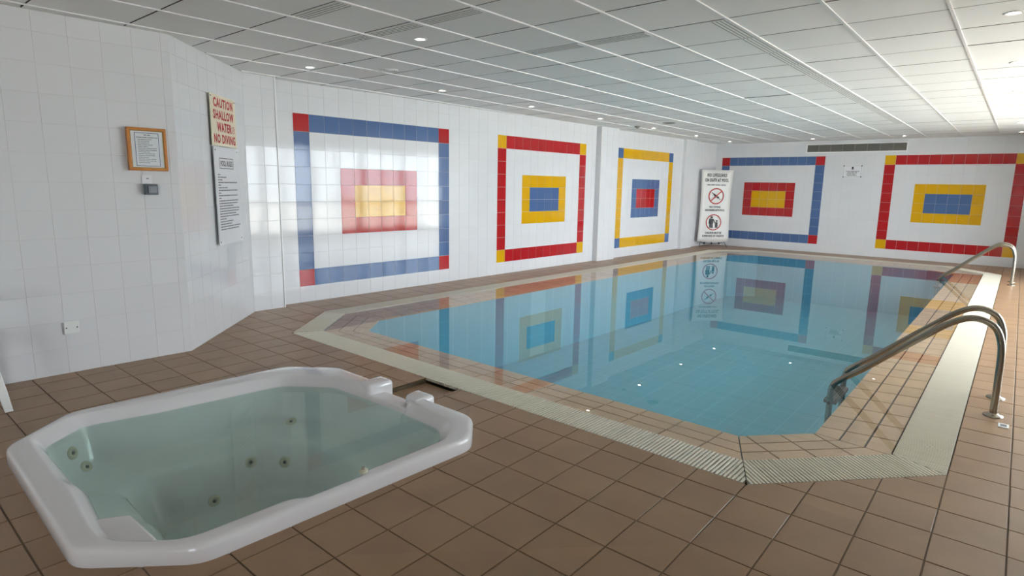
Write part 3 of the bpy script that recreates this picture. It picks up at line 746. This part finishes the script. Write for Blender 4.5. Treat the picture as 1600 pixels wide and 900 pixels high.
def roundvent(x, y, r, label, m):
    t = empty('ceiling_vent', (x, y, H)); tag(t, label, 'ceiling vent')
    b = MB(); b.lathe([(r*.93, .002), (r*.95, -.010), (r, -.008), (r*1.04, 0)], m, 32); b.build('rim', t)
    b = MB(); b.lathe([(0, .004), (r*.94, .004)], M['vent_dark'], 32); b.v = [(v[0], v[1], -.001) for v in b.v]; b.f = [tuple(reversed(f)) for f in b.f]; b.build('backing', t)
    for k in range(3):
        rr = r*(.25+.25*k); b = MB(); b.lathe([(rr, -.002), (rr+r*.10, -.012), (rr+r*.13, -.010), (rr+r*.05, 0)], m, 28); b.build('vane', t)
    b = MB(); b.lathe([(0, -.012), (r*.12, -.010), (r*.16, -.002)], m, 20); b.build('hub', t)
roundvent(1.138, 3.409, .10, 'round slotted ceiling vent above the blue-framed mural beside the pool rules', M['ceil'])
roundvent(1.273, 9.429, .11, 'round ceiling vent above the pilaster between two murals', M['vent'])
t = empty('smoke_detector', (.527, 9.654, H)); tag(t, 'small beige smoke detector on the ceiling above the tiled pilaster', 'smoke detector')
b = MB(); b.lathe([(.055, 0), (.053, -.018), (.046, -.026), (.03, -.030)], M['vent'], 24); b.build('body', t)
b = MB(); b.lathe([(.03, -.028), (.026, -.040), (.012, -.044), (0, -.044)], M['vent'], 20); b.build('sensor_cap', t)
def slot(x, y, ln, along_y, label):
    t = empty('slot_diffuser', (x, y, H), math.pi/2 if along_y else 0); tag(t, label, 'slot diffuser', label.replace('four-slot air diffuser', 'slot diffusers'))
    b = MB(); b.box(0, ln, 0, .118, -.0035, .001, M['ceil']); b.build('plate', t)
    for k in range(4): b = MB(); b.box(.01, ln-.01, .012+k*.028, .019+k*.028, -.0045, -.003, M['vent']); b.build('slot', t)
slot(1.62, 2.385, .53, False, 'four-slot air diffuser set in the ceiling tiles over the hot tub end')
slot(2.20, 2.385, .53, False, 'four-slot air diffuser set in the ceiling tiles over the hot tub end')
slot(2.78, 2.385, .53, False, 'four-slot air diffuser set in the ceiling tiles over the hot tub end')
slot(2.19, 1.775, .54, False, 'four-slot air diffuser set in the ceiling tiles over the hot tub end')
slot(2.77, 3.59, .53, False, 'four-slot air diffuser in the ceiling tiles above the pool edge by the hot tub')
slot(3.36, 3.59, .53, False, 'four-slot air diffuser in the ceiling tiles above the pool edge by the hot tub')
for k in range(1, 14): slot(4.49, 2.98+GY*k, .58, True, 'four-slot air diffuser in the long ceiling run over the pool')

# ---------------------------------------------------------------- plastic chair at the edge of the view
def chair(x, y, rz):
    t = empty('plastic_chair', (x, y, 0), rz); tag(t, 'white moulded plastic chair standing by the wall with the framed certificate', 'chair'); m = M['plastic_white']
    for sx in (-1, 1):
        for sy in (-1, 1):
            b = MB(); pts = [(sx*.252, sy*.25, 0), (sx*.232, sy*.23, .14), (sx*.200, sy*.198, .30), (sx*.185, sy*.18, .42)]
            vs = []; hw = [(.021, .014), (.024, .018), (.032, .026), (.04, .035)]
            for (px, py, pz), (w1, w2) in zip(pts, hw): vs += [(px-w1, py-w2, pz), (px+w1, py-w2, pz), (px+w1, py+w2, pz), (px-w1, py+w2, pz)]
            fs = [(3, 2, 1, 0), (12, 13, 14, 15)]+[(i*4+k, i*4+(k+1) % 4, i*4+4+(k+1) % 4, i*4+4+k) for i in range(3) for k in range(4)]
            b.add(vs, fs, m); bevel(b.build('leg', t), .004)
    b = MB(); b.box(-.23, .23, -.22, .22, .405, .43, m); bevel(b.build('seat', t), .012, 3)
    for k in range(5):
        b = MB(); x0 = -.18+k*.078; b.add([(x0, -.20, .42), (x0+.05, -.20, .42), (x0+.05, -.215, .42), (x0, -.215, .42), (x0-.006, -.28, .80), (x0+.056, -.28, .80), (x0+.056, -.295, .80), (x0-.006, -.295, .80)],
            [(3, 2, 1, 0), (4, 5, 6, 7), (0, 1, 5, 4), (1, 2, 6, 5), (2, 3, 7, 6), (3, 0, 4, 7)], m); b.build('back_slat', t)
    b = MB(); b.tube([(-.235, -.24, .62), (-.23, -.28, .78), (-.15, -.29, .84), (.15, -.29, .84), (.23, -.28, .78), (.235, -.24, .62)], .02, m, 10); b.build('top_rail', t)
    for sx in (-1, 1): b = MB(); b.tube([(sx*.235, -.24, .63), (sx*.24, 0, .64), (sx*.235, .18, .62), (sx*.205, .20, .42)], .019, m, 10); b.build('armrest', t)
chair(1.25, -.12, math.pi/2*3)
